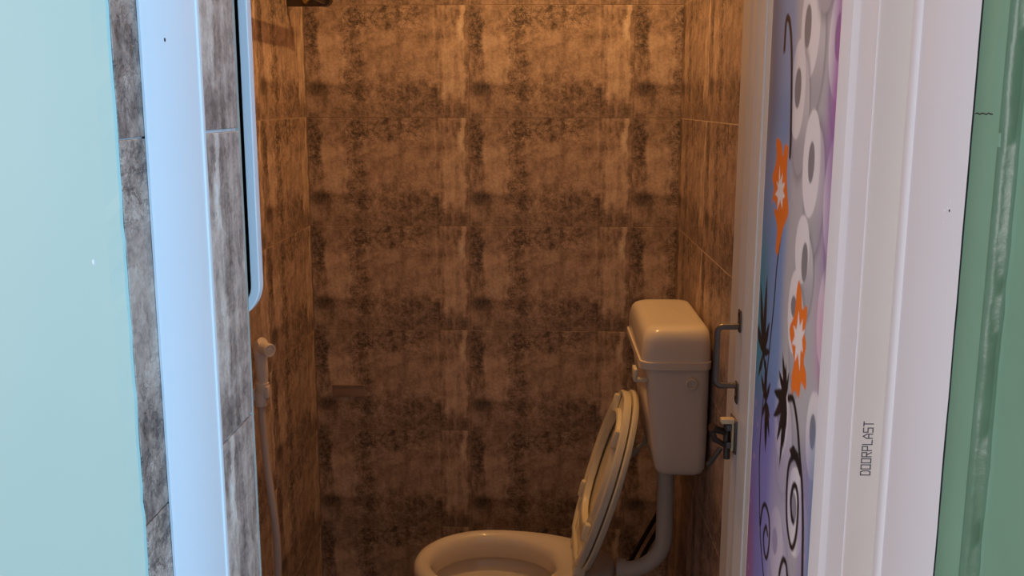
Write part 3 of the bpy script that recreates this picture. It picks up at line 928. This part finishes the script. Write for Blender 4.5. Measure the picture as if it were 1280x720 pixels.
tb('nozzle', M_SPRAY, hs, nozzle, angle=40)
tb('collar', M_SPRAY, hs, lambda b: (add_tube(b, [(SX + .001, SY, .921), (SX + .001, SY, .945)], [.0130, .0142], 20), add_box(b, SX + .006, SX + .016, SY - .012, SY + .010, .912, .940, .003)))
tb('hose_nut', M_SPRAY, hs, lambda b: add_tube(b, [(SX - .004, SY, .894), (SX - .003, SY, .925)], [.0128, .0140], 20))
hz = catmull([(SX - .004, SY, .90), (SX - .002, SY, .84), (SX + .004, SY - .005, .76), (SX + .013, SY - .01, .68), (SX + .020, SY - .012, .60), (SX + .020, SY - .012, .52), (SX + .012, SY, .44), (SX - .012, SY, .36), (SX - .042, SY, .30)], 8)
tb('hose', M_HOSE, hs, lambda b: add_tube(b, hz, .0082, 14))
bm = bmesh.new()
add_box(bm, XL - .0, XL + .012, SY - .02, SY + .02, .895, .945, .003)
add_box(bm, XL + .010, SX - .0135, SY - .008, SY + .008, .905, .932, .002)
tag(build('spray_holder', bm, M_SPRAY), 'small wall holder of the hand sprayer, behind the reveal', 'holder')

# ------------------------------------------------------------------ mirror behind the reveal
mr = empty('wall_mirror', (-.45, YI + .001, 1.31), 'tall white plastic rim with a rounded lower corner just behind the left reveal', 'mirror')
MX0, MX1, MZ0, MZ1, MR = -.610, -.3012, 1.309, 2.10, .040
MY = YI + .012


def rr_xz(d, y):
    out = []
    r = max(MR - d, .004)
    for cx, cz, a0 in ((MX1 - MR, MZ1 - MR, 0), (MX0 + MR, MZ1 - MR, 90), (MX0 + MR, MZ0 + MR, 180), (MX1 - MR, MZ0 + MR, 270)):
        for k in range(11):
            a = math.radians(a0 + 9 * k)
            out.append((cx + r * math.cos(a), y, cz + r * math.sin(a)))
    return out


def mring(bm):
    y0, y1 = MY, MY + .017
    rings = [rr_xz(.0098, y0 + .001), rr_xz(.009, y0), rr_xz(.001, y0), rr_xz(0, y0 + .001), rr_xz(0, y1 - .003), rr_xz(.003, y1), rr_xz(.0105, y1)]
    rings.append(rings[0])
    add_loft(bm, rings, False, False)


tb('mirror_rim', M_PVC, mr, mring)
tb('mirror_back', M_DARKBACK, mr, lambda b: add_loft(b, [rr_xz(.0095, MY + .010), rr_xz(.0095, MY + .014)]))
tb('mirror_glass', M_GLASS, mr, lambda b: add_loft(b, [rr_xz(.010, MY + .0142), rr_xz(.010, MY + .0165)]))
for pz in (1.55, 1.95):
    tb('hanging_pad', M_DARKBACK, mr, lambda b: add_box(b, -.50, -.46, YI - .0005, MY + .0105, pz, pz + .05))

# ------------------------------------------------------------------ towel rail high on the left wall
tr = empty('towel_rail', (-.60, 2.59, 1.79), 'dark metal towel rail bracket high in the left rear corner', 'towel rail')


def bracket(bm):
    pr = [(-.6515, 1.780), (-.6515, 1.825), (-.556, 1.825)] + [(-.560 + .0225 * math.cos(a), 1.8025 + .0225 * math.sin(a)) for a in [math.pi / 2 - math.pi * k / 10 for k in range(11)]]
    add_loft(bm, [[(x, 2.585, z) for x, z in pr], [(x, 2.589, z) for x, z in pr]])


tb('bracket', M_DARKMETAL, tr, bracket)
tb('screw', M_BRASS, tr, lambda b: add_tube(b, [(-.602, 2.586, 1.7935), (-.602, 2.581, 1.7930)], [.0085, .006], 14))
tb('rail', M_DARKMETAL, tr, lambda b: add_box(b, -.556, -.546, 2.00, 2.600, 1.784, 1.820, .003))
tb('rail_end', M_DARKMETAL, tr, lambda b: add_tube(b, [(-.556, 2.575, 1.800), (-.556, 2.605, 1.800)], .020, 20))

# small brown plate on the back wall
pl = empty('wall_plate', (-.556, YB, .70), 'small brown rectangular plate on a lower left tile of the back wall', 'plate')
tb('plate', M_PLATE, pl, lambda b: add_box(b, -.604, -.510, YB - .003, YB + .001, .699, .735, .001))
tb('plate_lip', M_PLATE, pl, lambda b: add_box(b, -.604, -.510, YB - .006, YB - .002, .732, .737, .001))
